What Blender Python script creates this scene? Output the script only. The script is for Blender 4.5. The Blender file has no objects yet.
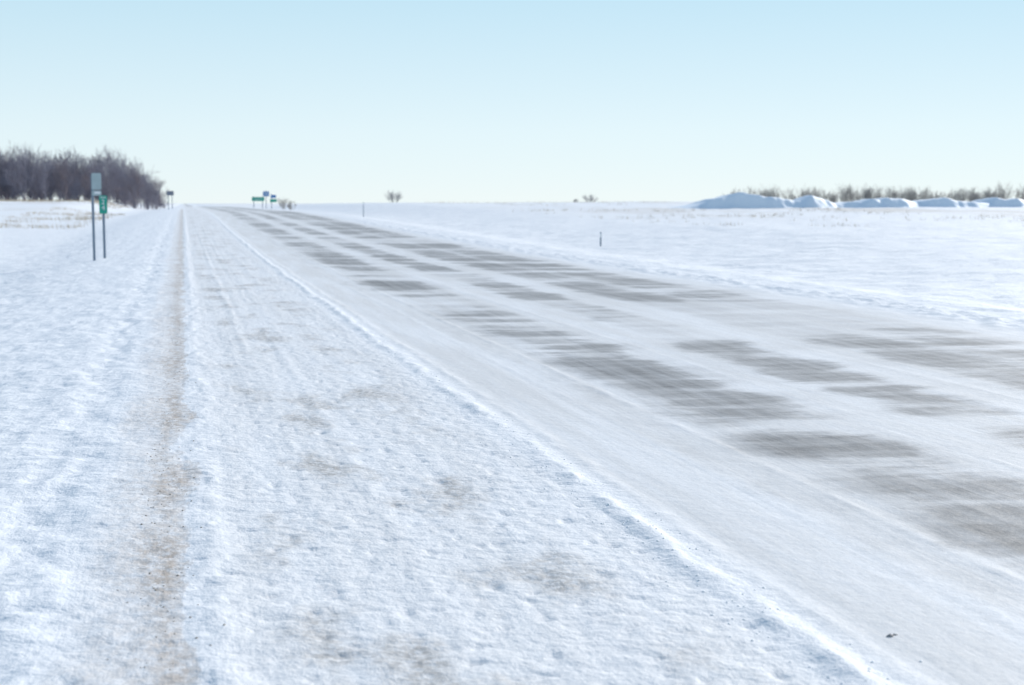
import bpy, math, random
import numpy as np
from mathutils import Vector
random.seed(4); rng=np.random.default_rng(7)
scene=bpy.context.scene
scene.view_settings.view_transform='Standard'
scene.view_settings.look='None'
scene.view_settings.exposure=0
SUN_AZ=52; SUN_EL=28

# ---------------------------------------------------------------- noise
PERM=rng.permutation(4096)
GA=rng.random(4096)*2*np.pi; GX=np.cos(GA); GY=np.sin(GA)
def pn(x,y,seed=0):
    xi=np.floor(x).astype(np.int64); yi=np.floor(y).astype(np.int64)
    fx=x-xi; fy=y-yi
    u=fx*fx*fx*(fx*(fx*6-15)+10); v=fy*fy*fy*(fy*(fy*6-15)+10)
    def g(ix,iy,dx,dy):
        h=PERM[(PERM[(ix+seed*131)&4095]+iy)&4095]
        return GX[h]*dx+GY[h]*dy
    a=g(xi,yi,fx,fy); b=g(xi+1,yi,fx-1,fy); c=g(xi,yi+1,fx,fy-1); d=g(xi+1,yi+1,fx-1,fy-1)
    return (a+(b-a)*u)+((c+(d-c)*u)-(a+(b-a)*u))*v
def fbm(x,y,o=3,seed=0):
    s=0;a=1;f=1
    for i in range(o):
        s=s+a*pn(x*f,y*f,seed+i*7); a*=.5; f*=2.03
    return s
def ss(a,b,x):
    t=np.clip((x-a)/(b-a),0,1); return t*t*(3-2*t)

RX0,RX1=-0.42,10.3
def road_prof(y):
    z=0.8*ss(25,135,y)
    d=np.clip(y-300,0,None)
    return z-np.minimum((d/100)**2*.5,2.6)
def base(x,y):
    r=road_prof(y)
    L=-0.55*ss(-.4,-6,x)
    fieldL=-.25+2.05*ss(35,260,y)+.35*ss(-10,-60,x)
    far=ss(300,700,y)
    fieldL=fieldL*(1-far)+far*(-1.0)
    wl=ss(-7,-16,x)
    zl=(r+L)*(1-wl)+fieldL*wl
    R=-0.55*ss(10.8,17,x)
    fieldR=-.1+1.62*ss(20,230,y)+.25*ss(40,110,x)*ss(60,140,y)
    fieldR=fieldR*(1-far)+far*(-1.0)
    wr=ss(18,32,x)
    zr=(r+R)*(1-wr)+fieldR*wr
    z=np.where(x<0,zl,zr)
    off=ss(11,30,x)+ss(-2,-14,x)
    z=z+off*(.16*fbm(x/28,y/40,3,3)+.05*fbm(x/5,y/9,2,5))
    # wind-scoured sastrugi, elongated along the wind (across the road)
    z=z+ss(11,18,x)*(.085*fbm(x/3.2,y/1.9,3,8))*ss(400,150,y)
    return z
def micro(x,y):
    fade=1-ss(60,160,y)
    out=0
    left=ss(.0,-.6,x)*ss(-40,-8,x)
    rt=ss(10,11.5,x)*(1-ss(40,90,x))
    out=out+left*(.030*fbm(x*1.9,y*1.3,3,11)+.014*fbm(x*8,y*7,2,12))
    out=out-left*.026*np.exp(-((x+.75-.1*pn(x*0,y*.2,71))/.16)**2)*(.5+fbm(x*5,y*2.5,2,72))
    out=out+rt*(.05*fbm(x*1.2,y*.7,3,13))
    sh=ss(-.5,.2,x)*(1-ss(1.95,2.15,x))
    out=out+sh*(.006*fbm(x*9,y*7,3,14)+.006*pn(x*6,y*.10,15)+.007*fbm(x*2.2,y*1.0,2,18))
    p=pn(x*12,y*11,19); out=out-sh*.010*ss(.24,.52,p)
    p=pn(x*6.3,y*6,20); out=out-sh*.010*ss(.35,.6,p)
    lane=ss(2.1,2.3,x)*(1-ss(9.8,10.2,x))
    out=out+lane*(.0024*fbm(x*6,y*4,3,16)+.003*pn(x*6,y*.1,17))
    w=.07*pn(x*0+3.3,y*.30,21)+.025*pn(x*0+1.3,y*1.7,24)
    k=.20+1.1*np.clip(fbm(x*4+9,y*2.2,4,22)+.40,0,1)
    r1=np.exp(-((x-2.10-w)/.065)**2)*.023*k
    r1+=np.exp(-((x-2.30-w)/.05)**2)*.009*k
    r2=np.exp(-((x-.08-w*.8)/.085)**2)*.017*k
    r3=np.exp(-((x-3.32-w*.5)/.03)**2)*.008*k+np.exp(-((x-2.95-w*.3)/.025)**2)*.004*k
    for q in (4.75,6.45,6.75,9.5): r3=r3+np.exp(-((x-q-w*.5)/.03)**2)*.004*k
    r3+=np.exp(-((x-.62-w*.8)/.04)**2)*.006*k+np.exp(-((x-.95-w*.5)/.03)**2)*.004*k
    r4=np.exp(-((x-10.4-w*4)/.5)**2)*.05*k
    return fade*(out+r1+r2+r3+r4)

def raw_mesh(name,co,f,mat,smooth=False,link=True):
    me=bpy.data.meshes.new(name)
    n=f.shape[1]
    me.vertices.add(len(co)); me.vertices.foreach_set('co',np.asarray(co,np.float32).ravel())
    me.loops.add(f.size); me.loops.foreach_set('vertex_index',f.astype(np.int32).ravel())
    me.polygons.add(len(f)); me.polygons.foreach_set('loop_start',np.arange(0,f.size,n,dtype=np.int32))
    me.polygons.foreach_set('loop_total',np.full(len(f),n,np.int32))
    if smooth: me.polygons.foreach_set('use_smooth',np.ones(len(f),bool))
    me.materials.append(mat)
    me.update(); me.validate()
    if not link: return me
    ob=bpy.data.objects.new(name,me); scene.collection.objects.link(ob); return ob
def grid_mesh(name,xs,ys,zf,mat):
    X,Y=np.meshgrid(xs,ys); X=X.ravel();Y=Y.ravel()
    Z=zf(X,Y)
    nx,ny=len(xs),len(ys)
    co=np.stack([X,Y,Z],1)
    i=(np.arange(nx-1)[None,:]+nx*np.arange(ny-1)[:,None]).ravel()
    f=np.stack([i,i+1,i+1+nx,i+nx],1).astype(np.int32)
    return raw_mesh(name,co,f,mat,True)

# ---------------------------------------------------------------- node helpers
class NT:
    def __init__(s,name):
        s.m=bpy.data.materials.new(name); s.m.use_nodes=True
        s.t=s.m.node_tree; s.n=s.t.nodes; s.b=s.n['Principled BSDF']
    def new(s,t): return s.n.new(t)
    def put(s,sock,v):
        if hasattr(v,'is_output'): s.t.links.new(v,sock)
        else: sock.default_value=v
    def math(s,op,a,b=0.0,c=0.0,clamp=False):
        n=s.new('ShaderNodeMath'); n.operation=op; n.use_clamp=clamp
        s.put(n.inputs[0],a); s.put(n.inputs[1],b); s.put(n.inputs[2],c); return n.outputs[0]
    def mr(s,v,a,b,c=0.,d=1.,smooth=True):
        n=s.new('ShaderNodeMapRange'); n.interpolation_type='SMOOTHSTEP' if smooth else 'LINEAR'
        s.put(n.inputs[0],v); n.inputs[1].default_value=a;n.inputs[2].default_value=b;n.inputs[3].default_value=c;n.inputs[4].default_value=d
        return n.outputs[0]
    def noise(s,vec,scale=1,detail=3,rough=.55):
        n=s.new('ShaderNodeTexNoise'); s.put(n.inputs['Vector'],vec)
        n.inputs['Scale'].default_value=scale;n.inputs['Detail'].default_value=detail;n.inputs['Roughness'].default_value=rough
        return n.outputs['Fac']
    def xyz(s,x,y,z=0.):
        n=s.new('ShaderNodeCombineXYZ'); s.put(n.inputs[0],x);s.put(n.inputs[1],y);s.put(n.inputs[2],z); return n.outputs[0]
    def mix(s,f,a,b):
        n=s.new('ShaderNodeMix'); n.data_type='RGBA'
        s.put(n.inputs[0],f); s.put(n.inputs[6],a); s.put(n.inputs[7],b); return n.outputs[2]
    def ramp(s,f,pts,interp='EASE'):
        n=s.new('ShaderNodeValToRGB'); n.color_ramp.interpolation=interp
        e=n.color_ramp.elements
        while len(e)>1: e.remove(e[0])
        e[0].position=pts[0][0]; e[0].color=(pts[0][1],)*3+(1,)
        for p,v in pts[1:]:
            q=e.new(p); q.color=(v,v,v,1)
        s.put(n.inputs[0],f); return n.outputs[0]

def c(r,g,b): return (r,g,b,1)
def surface_mat():
    N=NT('snow_over_road')
    geo=N.new('ShaderNodeNewGeometry'); sp=N.new('ShaderNodeSeparateXYZ'); N.t.links.new(geo.outputs['Position'],sp.inputs[0])
    x,y=sp.outputs[0],sp.outputs[1]
    pos=geo.outputs['Position']
    M=N.math
    wn=N.noise(N.xyz(M('MULTIPLY',x,.4),M('MULTIPLY',y,.12)),1,2)
    xm=M('ADD',x,M('MULTIPLY',M('SUBTRACT',wn,.5),.45))
    fr=N.noise(N.xyz(M('MULTIPLY',x,1.0),M('MULTIPLY',y,1.3)),1,5,.6)
    xm=M('ADD',xm,M('MULTIPLY',M('SUBTRACT',fr,.5),.80))
    S=12.
    pts=[(0,0),(2.95,0),(3.1,.22),(3.28,.10),(3.5,.5),(3.75,1),(4.35,1),(4.65,.3),(4.9,.12),(5.1,.2),(5.4,.9),(5.9,.9),(6.2,.15),(6.6,.2),(7.0,.9),(7.6,1),(7.9,.55),(8.3,1),(9.0,.95),(9.4,.25),(9.9,0)]
    band=N.ramp(M('DIVIDE',xm,S),[(p/S,v) for p,v in pts])
    # blown-snow tongues crossing the carriageway
    w1=N.noise(N.xyz(M('ADD',M('MULTIPLY',x,.10),M('MULTIPLY',y,.03)),M('MULTIPLY',y,.17),21.5),1,6,.62)
    w1=N.mr(w1,.33,.58)
    w2=N.noise(N.xyz(M('ADD',M('MULTIPLY',x,.28),M('MULTIPLY',y,.12)),M('MULTIPLY',y,.75),9.),1,6,.66)
    w2=N.mr(w2,.33,.60,.12,1.)
    w3=N.noise(N.xyz(M('MULTIPLY',x,.7),M('MULTIPLY',y,4.),4.),1,5,.7)
    w3=N.mr(w3,.30,.64,.74,1.)
    w4=N.noise(N.xyz(M('MULTIPLY',x,9.),M('MULTIPLY',y,.30),4.),1,5,.65)
    w4=N.mr(w4,.36,.60,.80,1.)
    E0=M('MULTIPLY',M('MULTIPLY',band,w1),w2)
    E1=N.mr(E0,.04,.66)
    E=M('MULTIPLY',M('MULTIPLY',M('ADD',M('MULTIPLY',E0,.40),M('MULTIPLY',E1,.55)),w3),w4)
    thin=M('MULTIPLY',M('MULTIPLY',band,M('MULTIPLY',w2,w4)),.32)
    E=M('MAXIMUM',E,thin)
    an=N.noise(pos,60,3,.7)
    asph=N.mix(an,c(.10,.09,.084),c(.26,.245,.23))
    sn=N.noise(pos,.9,4)
    snow=N.mix(sn,c(.84,.845,.855),c(.91,.91,.91))
    lane=N.ramp(M('DIVIDE',M('ADD',x,1.),S),[(0,0),(1.0/S,.0),(1.25/S,.45),(2.9/S,.45),(3.05/S,.15),(3.18/S,.15),(3.4/S,.95),(5/S,.85),(10.3/S,.85),(11.2/S,.1),(11.8/S,0)])
    pk=N.noise(N.xyz(M('MULTIPLY',x,2.6),M('MULTIPLY',y,.20)),1,6,.66)
    pk=N.mr(pk,.34,.62,.35,1.)
    snow=N.mix(M('MULTIPLY',lane,pk),snow,c(.73,.715,.695))
    gr=N.noise(pos,34,3,.7)
    snow=N.mix(M('MULTIPLY',M('MULTIPLY',lane,N.mr(gr,.5,.7)),.35),snow,c(.58,.56,.54))
    shm=M('MULTIPLY',N.mr(x,.15,.45),N.mr(x,2.0,1.4))
    dn=N.noise(N.xyz(M('MULTIPLY',x,1.5),M('MULTIPLY',y,.75),5.),1,4,.6)
    dn=N.mr(dn,.49,.66)
    fn=N.noise(pos,22,4,.7); fnm=N.mr(fn,.36,.60,.25,1.)
    dirt=M('MULTIPLY',M('MULTIPLY',shm,dn),M('MULTIPLY',fnm,.80))
    col=N.mix(dirt,snow,c(.41,.38,.345))
    bx=M('ADD',x,M('MULTIPLY',M('SUBTRACT',N.noise(N.xyz(M('MULTIPLY',x,3.),M('MULTIPLY',y,.8),2.),1,5,.65),.5),.50))
    bm=N.ramp(M('ADD',bx,1.),[(0,0),(.46,0),(.72,.38),(.90,.85),(.97,.6),(1.0,0.05)])
    bn=N.noise(N.xyz(M('MULTIPLY',x,16.),M('MULTIPLY',y,10.),7.),1,5,.75)
    bl=N.mr(N.noise(N.xyz(0.,M('MULTIPLY',y,.6),1.),1,3),.35,.6,.6,1.)
    bm=M('MULTIPLY',M('MULTIPLY',bm,bl),N.mr(bn,.34,.60,.25,.95))
    bm=M('MULTIPLY',bm,N.mr(y,150,220,1.,.2))
    col=N.mix(bm,col,c(.42,.33,.25))
    fm=M('MAXIMUM',M('MULTIPLY',N.mr(x,-9,-20),1.),M('MULTIPLY',N.mr(x,28,45),.6))
    fm=M('MULTIPLY',fm,N.mr(y,60,130))
    fnz=N.noise(N.xyz(M('MULTIPLY',x,.05),M('MULTIPLY',y,.02),3.),1,6,.7)
    col=N.mix(M('MULTIPLY',M('MULTIPLY',fm,N.mr(fnz,.48,.64)),.7),col,c(.50,.41,.31))
    col=N.mix(E,col,asph)
    N.put(N.b.inputs['Base Color'],col)
    N.put(N.b.inputs['Roughness'],M('ADD',.65,M('MULTIPLY',E,-.1)))
    N.b.inputs['Specular IOR Level'].default_value=.2
    b1=N.noise(pos,13,4,.60)
    b2=N.noise(pos,75,2,.6)
    lanemask=N.mr(x,2.15,2.4); rm=N.mr(x,10.4,9.8); lm=M('MULTIPLY',lanemask,rm)
    amp=M('SUBTRACT',1.,M('MULTIPLY',lm,.62))
    lines=N.noise(N.xyz(M('MULTIPLY',x,24.),M('MULTIPLY',y,.9)),1,3,.6)
    h=M('ADD',M('MULTIPLY',b1,.027),M('MULTIPLY',b2,.0035))
    h=M('MULTIPLY',h,amp)
    h=M('ADD',h,M('MULTIPLY',lines,.0038))
    drift=N.noise(N.xyz(M('MULTIPLY',x,.5),M('MULTIPLY',y,1.2)),1,5,.62)
    out=M('MAXIMUM',N.mr(x,10,13),N.mr(x,-1.2,-4))
    h=M('ADD',h,M('MULTIPLY',M('MULTIPLY',drift,.36),out))
    bp=N.new('ShaderNodeBump'); bp.inputs['Distance'].default_value=1; bp.inputs['Strength'].default_value=.65
    N.put(bp.inputs['Height'],h); N.t.links.new(bp.outputs[0],N.b.inputs['Normal'])
    return N.m
MS=surface_mat()

def simple(name,col,rough=.6,metal=0,var=.25,scale=8):
    N=NT(name); geo=N.new('ShaderNodeTexCoord')
    n=N.noise(geo.outputs['Object'],scale,4)
    d=tuple(k*(1-var) for k in col); u=tuple(min(1,k*(1+var)) for k in col)
    N.put(N.b.inputs['Base Color'],N.mix(n,c(*d),c(*u)))
    N.b.inputs['Roughness'].default_value=rough; N.b.inputs['Metallic'].default_value=metal
    return N.m

# ---------------------------------------------------------------- ground + road (edge vertices coincide, ground dips under the road)
def geom(a,b,r):
    n=int(math.log(b/a)/math.log(r)); return a*np.exp(np.linspace(0,math.log(b/a),n))
ysr=np.concatenate([np.linspace(-35,2.9,30),geom(3.,420,1.0036),geom(424,640,1.03)])
ys=np.concatenate([[-60,-45],ysr,geom(660,9000,1.06)])
xr=geom(12.5,5000,1.017)
xs=np.concatenate([-geom(5.2,5000,1.03)[::-1],np.arange(-5.1,RX0-.03,.035),RX0+np.array([0,.02,.06,.12,.2,.3,.45,.6]),np.arange(.8,9.5,.6),RX1-np.array([.6,.45,.3,.2,.12,.06,.02,0]),np.arange(10.35,12.4,.06),xr])
def inside(x,y): return ss(RX0,RX0+.6,x)*(1-ss(RX1-.6,RX1,x))*ss(-35,-34,y)*(1-ss(630,640,y))
ground=grid_mesh('snow_ground',xs,ys,lambda x,y: base(x,y)+micro(x,y)-.10*inside(x,y),MS)
xsr=np.concatenate([np.arange(RX0,2.5,.018),np.arange(2.5,5,.03),np.arange(5,RX1-.03,.05),[RX1]])
road=grid_mesh('highway_road',xsr,ysr,lambda x,y: base(x,y)+micro(x,y),MS)
def gh(x,y): return float(base(np.array([float(x)]),np.array([float(y)]))[0]+micro(np.array([float(x)]),np.array([float(y)]))[0])

# ---------------------------------------------------------------- snow drift ridge (right)
def snow_only():
    N=NT('shade_blue_drift_snow'); tc=N.new('ShaderNodeNewGeometry')
    n=N.noise(tc.outputs['Position'],.9,5)
    N.put(N.b.inputs['Base Color'],N.mix(n,c(.78,.85,.92),c(.86,.90,.94)))  # blue of the sky-lit shade is tinted into the drift's snow colour
    N.b.inputs['Roughness'].default_value=.6
    bp=N.new('ShaderNodeBump'); bp.inputs['Strength'].default_value=.4; bp.inputs['Distance'].default_value=.2
    N.put(bp.inputs['Height'],n); N.t.links.new(bp.outputs[0],N.b.inputs['Normal'])
    return N.m
MD=snow_only()
def drift_ridge():
    xs=np.arange(50,150,.12); ys=np.concatenate([np.linspace(-4.2,1.6,84),np.linspace(1.75,13,40)])
    X,Y=np.meshgrid(xs,ys); x=X.ravel(); y=Y.ravel()
    def hump(c0,wl,wr,h):
        t=np.where(x<c0,(c0-x)/wl,(x-c0)/wr); t=np.clip(t,0,1); return h*(.75*(1-t)+.25*(1-ss(0,1,t)))
    H=hump(57.6,6.5,11.5,1.8)
    for a in [(65.6,3,7,1.2),(72.6,3,4,1.0),(74.6,3,6,1.2),(81.5,7,4,1.1),(88,2,9,1.1),(96.,5,7.5,1.2),(103,4,10,1.15),(115,8,8,1.35),(128,9,10,1.4)]:
        H=np.maximum(H,hump(*a))
    H=H+.28*np.clip(fbm(x/2.8,x*0+4.,4,31),-1,1)*ss(.1,.7,H)
    H=np.maximum(H,(.62+.35*fbm(x/5,x*0+1.,3,37))*ss(53.5,60,x))
    yc=y+1.5*fbm(x/6.5,x*0,2,33)+.25*fbm(x/1.6,y/2,2,34)
    front=ss(-1.0,.35,yc)
    back=1-ss(.3,12,yc)
    z=base(x,y+142)+H*front*back-.06
    nx,ny=len(xs),len(ys)
    co=np.stack([x,y+142,z],1)
    i=(np.arange(nx-1)[None,:]+nx*np.arange(ny-1)[:,None]).ravel()
    return raw_mesh('snow_drift',co,np.stack([i,i+1,i+1+nx,i+nx],1),MD,True)
drift_ridge()

# ---------------------------------------------------------------- branching plants
def prisms(segs,sides=3):
    S=np.array(segs,dtype=np.float64)
    p0=S[:,0:3];p1=S[:,3:6];r0=S[:,6:7];r1=S[:,7:8]
    d=p1-p0; d/=np.linalg.norm(d,axis=1,keepdims=True)+1e-9
    ref=np.where(np.abs(d[:,2:3])>.9,np.array([[1.,0,0]]),np.array([[0,0,1.]]))
    a=np.cross(d,ref); a/=np.linalg.norm(a,axis=1,keepdims=True)+1e-9
    b=np.cross(d,a)
    V=[]
    for k in range(sides):
        t=2*math.pi*k/sides; V.append(p0+(a*math.cos(t)+b*math.sin(t))*r0)
    for k in range(sides):
        t=2*math.pi*k/sides; V.append(p1+(a*math.cos(t)+b*math.sin(t))*r1)
    co=np.stack(V,1).reshape(-1,3)
    n=len(S); o=np.arange(n)[:,None]*2*sides
    F=[]
    for k in range(sides):
        k2=(k+1)%sides
        F.append(np.concatenate([o+k,o+k2,o+sides+k2,o+sides+k],1))
    return co,np.concatenate(F,0)
def rvec():
    v=Vector((random.gauss(0,1),random.gauss(0,1),random.gauss(0,1))); return v.normalized()
def branch(segs,p,d,L,r,lev,maxlev,kids,rmin,up=.12,wig=.16):
    n=4 if lev<2 else 3
    q=p.copy(); dd=d.copy(); r_=r
    pts=[]
    for i in range(n):
        dd=(dd+rvec()*wig+Vector((0,0,up))).normalized()
        e=q+dd*(L/n); r2=max(rmin,r_*.80)
        segs.append((*q,*e,r_,r2)); q=e; r_=r2; pts.append((q.copy(),dd.copy(),r_))
    if lev>=maxlev: return
    for k in range(kids[lev]):
        j=random.randint(0,n-1) if k<kids[lev]-1 else n-1
        pp,pd,pr=pts[j]
        side=rvec(); side=(side-pd*side.dot(pd)).normalized()
        spread=random.uniform(.4,.9)
        nd=(pd+side*spread).normalized()
        branch(segs,pp,nd,L*random.uniform(.5,.72),max(rmin,pr*.62),lev+1,maxlev,kids,rmin,up,wig)
def tree_mesh(name,H,mat):
    segs=[]
    nst=random.choice([1,1,2])
    for s in range(nst):
        d=Vector((random.uniform(-.15,.15),random.uniform(-.15,.15),1)).normalized()
        branch(segs,Vector((s*.5,0,-.3)),d,H*.50,H*.014,0,4,[7,5,4,3],.017,.10)
    co,f=prisms(segs)
    co[:,2]*=H/co[:,2].max(); co[:,:2]*=.80
    return raw_mesh(name,co,f,mat,False,False)
bark=simple('hazed_bark',(.25,.24,.29),.9,0,.3,1)  # bark colour lightened and blued to stand in for distance haze
bark2=simple('hazed_brown_bark',(.28,.24,.26),.9,0,.3,1)  # browner bark, with the same haze mixed into its colour
variants=[tree_mesh('bare_tree_mesh',random.uniform(9.5,10.5),bark if i%3 else bark2) for i in range(8)]
row=bpy.data.objects.new('distant_tree_row',None); scene.collection.objects.link(row)
for i in range(235):
    low=i>=150                       # understorey saplings fill the base
    Y=random.uniform(290,350)
    ratio=-.0120-.17*random.uniform(0,1)**.95
    X=ratio*Y
    e=(-.008-ratio)
    Hh=11.9*(.36+.64*float(ss(0,.034,np.array([e]))[0])**.7)*random.uniform(.66,1.12)
    if low: Hh*=random.uniform(.35,.6)
    ob=bpy.data.objects.new('tree',variants[i%8]); scene.collection.objects.link(ob)
    ob.parent=row; ob.location=(X,Y,gh(X,Y)-.4)
    s=Hh/10; sx=s*random.uniform(.85,1.1)*(1.5 if low else 1)
    ob.scale=(sx,sx,s); ob.rotation_euler=(0,0,random.uniform(0,6.28))
def shrub_mesh(name,H,W,stems,mat,kids=(4,3),rmin=.008,r=.018):
    segs=[]
    for s in range(stems):
        a=random.uniform(0,6.28); q=random.random()**.6
        p=Vector((math.cos(a)*W*.2*q,math.sin(a)*W*.2*q,-.1))
        d=Vector((math.cos(a)*q*W/H*.7,math.sin(a)*q*W/H*.7,1)).normalized()
        branch(segs,p,d,H*random.uniform(.4,.62),r,0,2,list(kids),rmin,.10,.12)
    co,f=prisms(segs)
    co[:,2]*=H/co[:,2].max()
    k=(W/2)/np.percentile(np.abs(co[:,:2]),97); co[:,:2]*=k
    return raw_mesh(name,co,f,mat,False,False)
twig=simple('tan_twig',(.36,.33,.30),.9,0,.3,2)
twig2=simple('grey_twig',(.30,.29,.31),.9,0,.3,2)
sv=[shrub_mesh('weed_mesh',2.0,random.uniform(1.,1.8),11,twig,(5,3),.007,.015) for _ in range(6)]
hedge=bpy.data.objects.new('shrub_row',None); scene.collection.objects.link(hedge)
i=0; X=63.
while X<140:
    g=float(fbm(np.array([X/3.0]),np.array([2.2]),3,41)[0])
    if g>-.6:
        Y=156+random.uniform(-5,6)
        ob=bpy.data.objects.new('shrub',sv[i%6]); scene.collection.objects.link(ob); ob.parent=hedge
        ob.location=(X,Y,gh(X,Y)-.05); s=(1.16+.5*max(-.5,g))*random.uniform(.65,1.2)
        ob.scale=(s,s,s); ob.rotation_euler=(0,0,random.uniform(0,6.28))
    X+=random.uniform(.2,.6); i+=1
def shrub(X,Y,H,W,stems,mat=twig2,name='bare_shrub',kids=(6,5)):
    me=shrub_mesh(name,H,W,stems,mat,kids,.012,.03)
    ob=bpy.data.objects.new(name,me); scene.collection.objects.link(ob); ob.location=(X,Y,gh(X,Y)); return ob
shrub(43.5,300,3.0,3.2,12)
shrub(86.5,300,2.0,3.0,12)
shrub(83.4,300,.9,1.4,7)
shrub(17.2,252,2.4,2.0,7,twig)
shrub(18.6,256,2.0,1.8,7,twig)

# ---------------------------------------------------------------- dry grass (one object)
def grass(name,pts,hmin,hmax,w,mat,per):
    P=[];F=[];n=0
    for (x,y) in pts:
        z=gh(x,y)
        for k in range(per):
            a=random.uniform(0,6.28); r=random.random()*.28
            bx,by=x+math.cos(a)*r,y+math.sin(a)*r
            h=random.uniform(hmin,hmax); lx,ly=random.gauss(0,.25)*h-.15*h,random.gauss(0,.25)*h
            t=random.uniform(0,3.14); dx,dy=math.cos(t)*w,math.sin(t)*w
            P+=[(bx-dx,by-dy,z-.03),(bx+dx,by+dy,z-.03),(bx+lx*.4+dx*.6,by+ly*.4+dy*.6,z+h*.6),(bx+lx*.4-dx*.6,by+ly*.4-dy*.6,z+h*.6)]
            F.append((n,n+1,n+2,n+3)); 
            P+=[(bx+lx-dx*.2,by+ly-dy*.2,z+h),(bx+lx+dx*.2,by+ly+dy*.2,z+h)]
            F.append((n+3,n+2,n+5,n+4)); n+=6
    return raw_mesh(name,np.array(P),np.array(F),mat)
straw=simple('straw',(.50,.39,.26),.9,0,.3,3)
pts=[]
def clump(n,x0,x1,y0,y1,th,seed,sc=12):
    k=0;t=0
    while k<n and t<n*12:
        t+=1
        x=random.uniform(x0,x1);y=random.uniform(y0,y1)
        if float(fbm(np.array([x/sc]),np.array([y/(sc*1.6)]),3,seed)[0])>th: pts.append((x,y));k+=1
clump(3600,-52,-10,225,285,-.15,51)
clump(600,-14,-6,90,170,.05,52,5)
clump(400,38,80,170,270,.2,53)
clump(400,30,66,75,135,.15,54,8)
grass('dry_grass',pts,.08,.30,.009,straw,5)
fr=[]
for k in range(700):
    y=3.5*math.exp(random.random()*math.log(40)); x=-.14+random.gauss(0,.08)
    if float(pn(np.array([3.]),np.array([y*.7]),60)[0])>-.15: fr.append((x,y))
def pebbles(name,pts,s0,s1,mat):
    P=[];F=[];n=0
    for (x,y) in pts:
        z=gh(x,y); s=random.uniform(s0,s1)
        V=[(1,0,0),(-1,0,0),(0,1,0),(0,-1,0),(0,0,1),(0,0,-1)]
        for v in V:
            q=random.uniform(.6,1.2)
            P.append((x+v[0]*s*q,y+v[1]*s*q,z+v[2]*s*q*.5+s*.1))
        for t in [(0,2,4),(2,1,4),(1,3,4),(3,0,4),(2,0,5),(1,2,5),(3,1,5),(0,3,5)]:
            F.append(tuple(n+i for i in t))
        n+=6
    return raw_mesh(name,np.array(P),np.array(F),mat)
gravel=simple('gravel_brown',(.40,.34,.28),.9,0,.4,6)
pebbles('gravel',fr,.003,.008,gravel)
ice=simple('ice_crumb',(.90,.91,.92),.5,0,.1,9)
cr=[]
for k in range(260):
    y=3.6*math.exp(random.random()*math.log(6)); cr.append((2.1+random.gauss(0,.10),y))
pebbles('snow_crumbs',cr,.004,.010,ice)
lump=simple('frozen_lump',(.33,.31,.30),.8,0,.4,30)
pebbles('road_debris',[(2.44,4.55),(2.465,4.56)],.009,.016,lump)

# ---------------------------------------------------------------- signs
steel=simple('galvanised_steel',(.20,.25,.31),.5,.2,.2,12)
alum=simple('aluminium_back',(.36,.44,.45),.5,.2,.15,5)
green=simple('green_sign',(.02,.34,.25),.4,0,.1,5)
blue=simple('blue_sign',(.08,.22,.48),.4,0,.1,5)
white=simple('white_legend',(.8,.8,.8),.5,0,.05,5)
dark=simple('brown_sign',(.18,.20,.25),.5,0,.1,5)
import bmesh
def box(name,x,y,z,sx,sy,sz,mat):
    bm=bmesh.new(); bmesh.ops.create_cube(bm,size=1)
    bmesh.ops.scale(bm,vec=(sx,sy,sz),verts=bm.verts)
    me=bpy.data.meshes.new(name); bm.to_mesh(me); bm.free(); me.materials.append(mat)
    ob=bpy.data.objects.new(name,me); ob.location=(x,y,z); scene.collection.objects.link(ob); return ob
def board(name,w,h,y,z,mat,rad=.04):
    bm=bmesh.new(); V=[]
    for cx,cz,a0 in [(w/2-rad,h/2-rad,0),(-w/2+rad,h/2-rad,90),(-w/2+rad,-h/2+rad,180),(w/2-rad,-h/2+rad,270)]:
        for k in range(5):
            a=math.radians(a0+k*22.5); V.append(bm.verts.new((cx+rad*math.cos(a),0,cz+rad*math.sin(a))))
    f=bm.faces.new(V); r=bmesh.ops.extrude_face_region(bm,geom=[f])
    bmesh.ops.translate(bm,vec=(0,.004,0),verts=[v for v in r['geom'] if isinstance(v,bmesh.types.BMVert)])
    bmesh.ops.recalc_face_normals(bm,faces=bm.faces[:])
    me=bpy.data.meshes.new(name); bm.to_mesh(me); bm.free(); me.materials.append(mat)
    ob=bpy.data.objects.new(name,me); ob.location=(0,y,z); scene.collection.objects.link(ob); return ob
def text(name,s,size,x,y,z,mat):
    cu=bpy.data.curves.new(name,'FONT'); cu.body=s; cu.size=size; cu.align_x='CENTER'; cu.align_y='CENTER'; cu.extrude=.001
    cu.materials.append(mat)
    ob=bpy.data.objects.new(name,cu); ob.rotation_euler=(math.pi/2,0,0); ob.location=(x,y,z); scene.collection.objects.link(ob); return ob
def post(x,H,w=.05):
    o=[box('post_web',x,.02,H/2-.25,w,.006,H+.5,steel)]
    o.append(box('post_flange_l',x-w/2-.003,.033,H/2-.25,.006,.032,H+.5,steel))
    o.append(box('post_flange_r',x+w/2+.003,.033,H/2-.25,.006,.032,H+.5,steel))
    return o
def group(name,X,Y,parts,rot=0):
    e=bpy.data.objects.new(name,None); scene.collection.objects.link(e); e.location=(X,Y,gh(X,Y)); e.rotation_euler=(0,0,rot)
    for p in parts: p.parent=e
    return e
p=post(0,2.50,.06); b=board('panel',.27,.48,-.01,2.30,alum); b.location.x=.12
b2=board('lower_panel',.27,.15,-.01,1.96,alum); b2.location.x=.12
b3=board('white_plate',.17,.06,-.016,1.97,white,.01); b3.location.x=.14
group('road_sign',-2.56,43.2,p+[b,b2,b3])
p=post(0,1.88,.06); b=board('panel',.23,.54,-.01,1.60,green)
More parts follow.
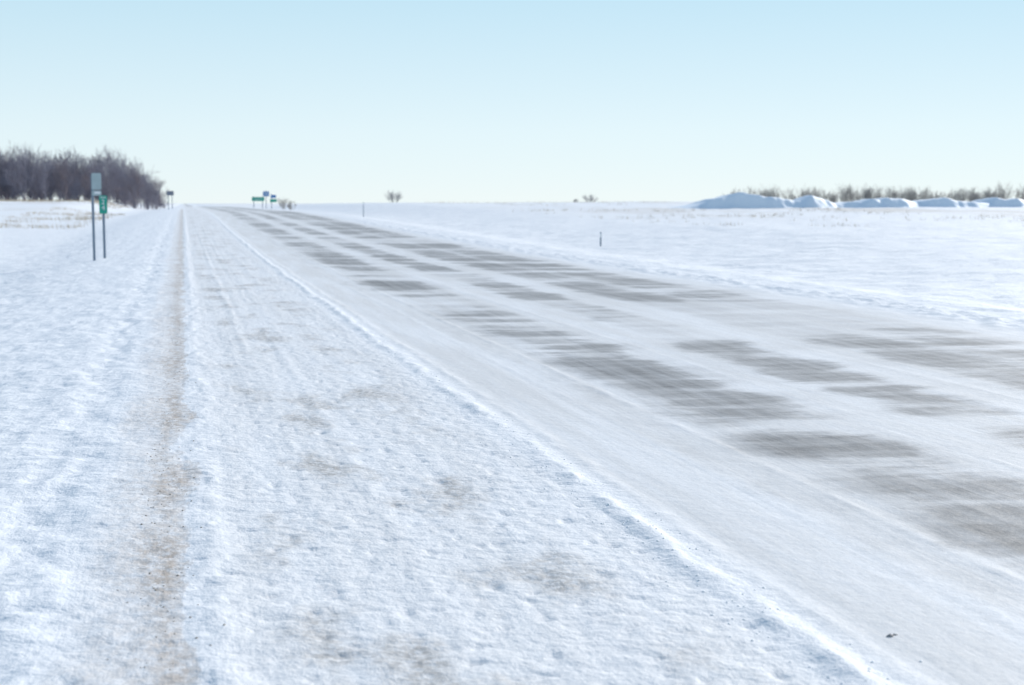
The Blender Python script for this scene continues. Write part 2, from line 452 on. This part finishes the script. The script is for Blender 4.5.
t=[text('legend',"4",.2,0,-.014,1.50,white),text('legend_tens',"2",.2,0,-.014,1.67,white),text('legend_word',"MILE",.08,0,-.014,1.81,white)]
group('mile_marker_sign',-2.32,44.2,p+[b]+t)
p=post(-.7,1.9,.1)+post(.7,1.9,.1); b=board('panel',2.0,.65,-.01,1.45,green)
group('green_guide_sign',11.9,236,p+[b,text('legend','Town 5',.4,0,-.015,1.45,white)])
p=post(0,3.0,.1); b=board('panel',1.0,.8,-.01,2.45,blue)
group('blue_service_sign',13.3,238,p+[b,text('legend','H',.7,0,-.015,2.45,white)])
p=post(-.3,2.6,.1); b=board('panel',.9,.5,-.01,2.2,blue); b2=board('lower_panel',1.1,.5,-.01,1.5,green)
group('route_sign',14.6,240,p+[b,b2])
p=post(-.25,2.5,.08)+post(.25,2.5,.08); b=board('panel',.95,.6,-.01,2.15,dark)
group('road_sign',-1.7,200,p+[b])
def delineator(X,Y,H):
    o=post(0,H,.05); b=board('reflector',.09,.2,-.006,H-.14,white,.03)
    return group('delineator_post',X,Y,o+[b])
delineator(18.1,61,.62); delineator(15.4,125,1.3)

# ---------------------------------------------------------------- light
w=bpy.data.worlds.new('World'); scene.world=w; w.use_nodes=True
nt=w.node_tree; sky=nt.nodes.new('ShaderNodeTexSky'); sky.sky_type='NISHITA'; sky.sun_disc=False
sky.sun_elevation=math.radians(SUN_EL); sky.sun_rotation=math.radians(SUN_AZ)
sky.air_density=1.0; sky.dust_density=.0; sky.ozone_density=3; sky.altitude=2000
tc=nt.nodes.new('ShaderNodeTexCoord'); sx=nt.nodes.new('ShaderNodeSeparateXYZ'); nt.links.new(tc.outputs['Generated'],sx.inputs[0])
rp=nt.nodes.new('ShaderNodeValToRGB'); nt.links.new(sx.outputs[2],rp.inputs[0])
k=1/.15
E=rp.color_ramp.elements
E[0].position=0; E[0].color=(.82*k,.91*k,.94*k,1)
E[1].position=1; E[1].color=(.15*k,.25*k,.42*k,1)
for p_,col in [(.05,(.765,.895,.94)),(.145,(.56,.79,.90)),(.35,(.32,.50,.72))]:
    q=E.new(p_); q.color=(col[0]*k,col[1]*k,col[2]*k,1)
mx=nt.nodes.new('ShaderNodeMix'); mx.data_type='RGBA'; mx.inputs[0].default_value=.91
nt.links.new(sky.outputs[0],mx.inputs[6]); nt.links.new(rp.outputs[0],mx.inputs[7])
bg=nt.nodes['Background']; bg.inputs['Strength'].default_value=.15
nt.links.new(mx.outputs[2],bg.inputs[0])
sl=bpy.data.lights.new('sun','SUN'); sl.energy=4.1; sl.angle=math.radians(.55); sl.color=(1,.955,.90)
so=bpy.data.objects.new('sun',sl); scene.collection.objects.link(so)
az=math.radians(SUN_AZ); el=math.radians(SUN_EL)
sd=Vector((math.sin(az)*math.cos(el),math.cos(az)*math.cos(el),math.sin(el)))
so.rotation_euler=sd.to_track_quat('Z','Y').to_euler()

# ---------------------------------------------------------------- camera
cd=bpy.data.cameras.new('camera'); cam=bpy.data.objects.new('camera',cd); scene.collection.objects.link(cam); scene.camera=cam
cd.sensor_width=36; cd.lens=50; cd.clip_start=.1; cd.clip_end=20000
cam.location=(0,0,1.55)
psi=math.radians(12.96); th=math.radians(5.6)
F=Vector((math.sin(psi)*math.cos(th),math.cos(psi)*math.cos(th),-math.sin(th)))
cam.rotation_euler=F.to_track_quat('-Z','Y').to_euler()
cd.dof.use_dof=True; cd.dof.focus_distance=9.; cd.dof.aperture_fstop=3.0
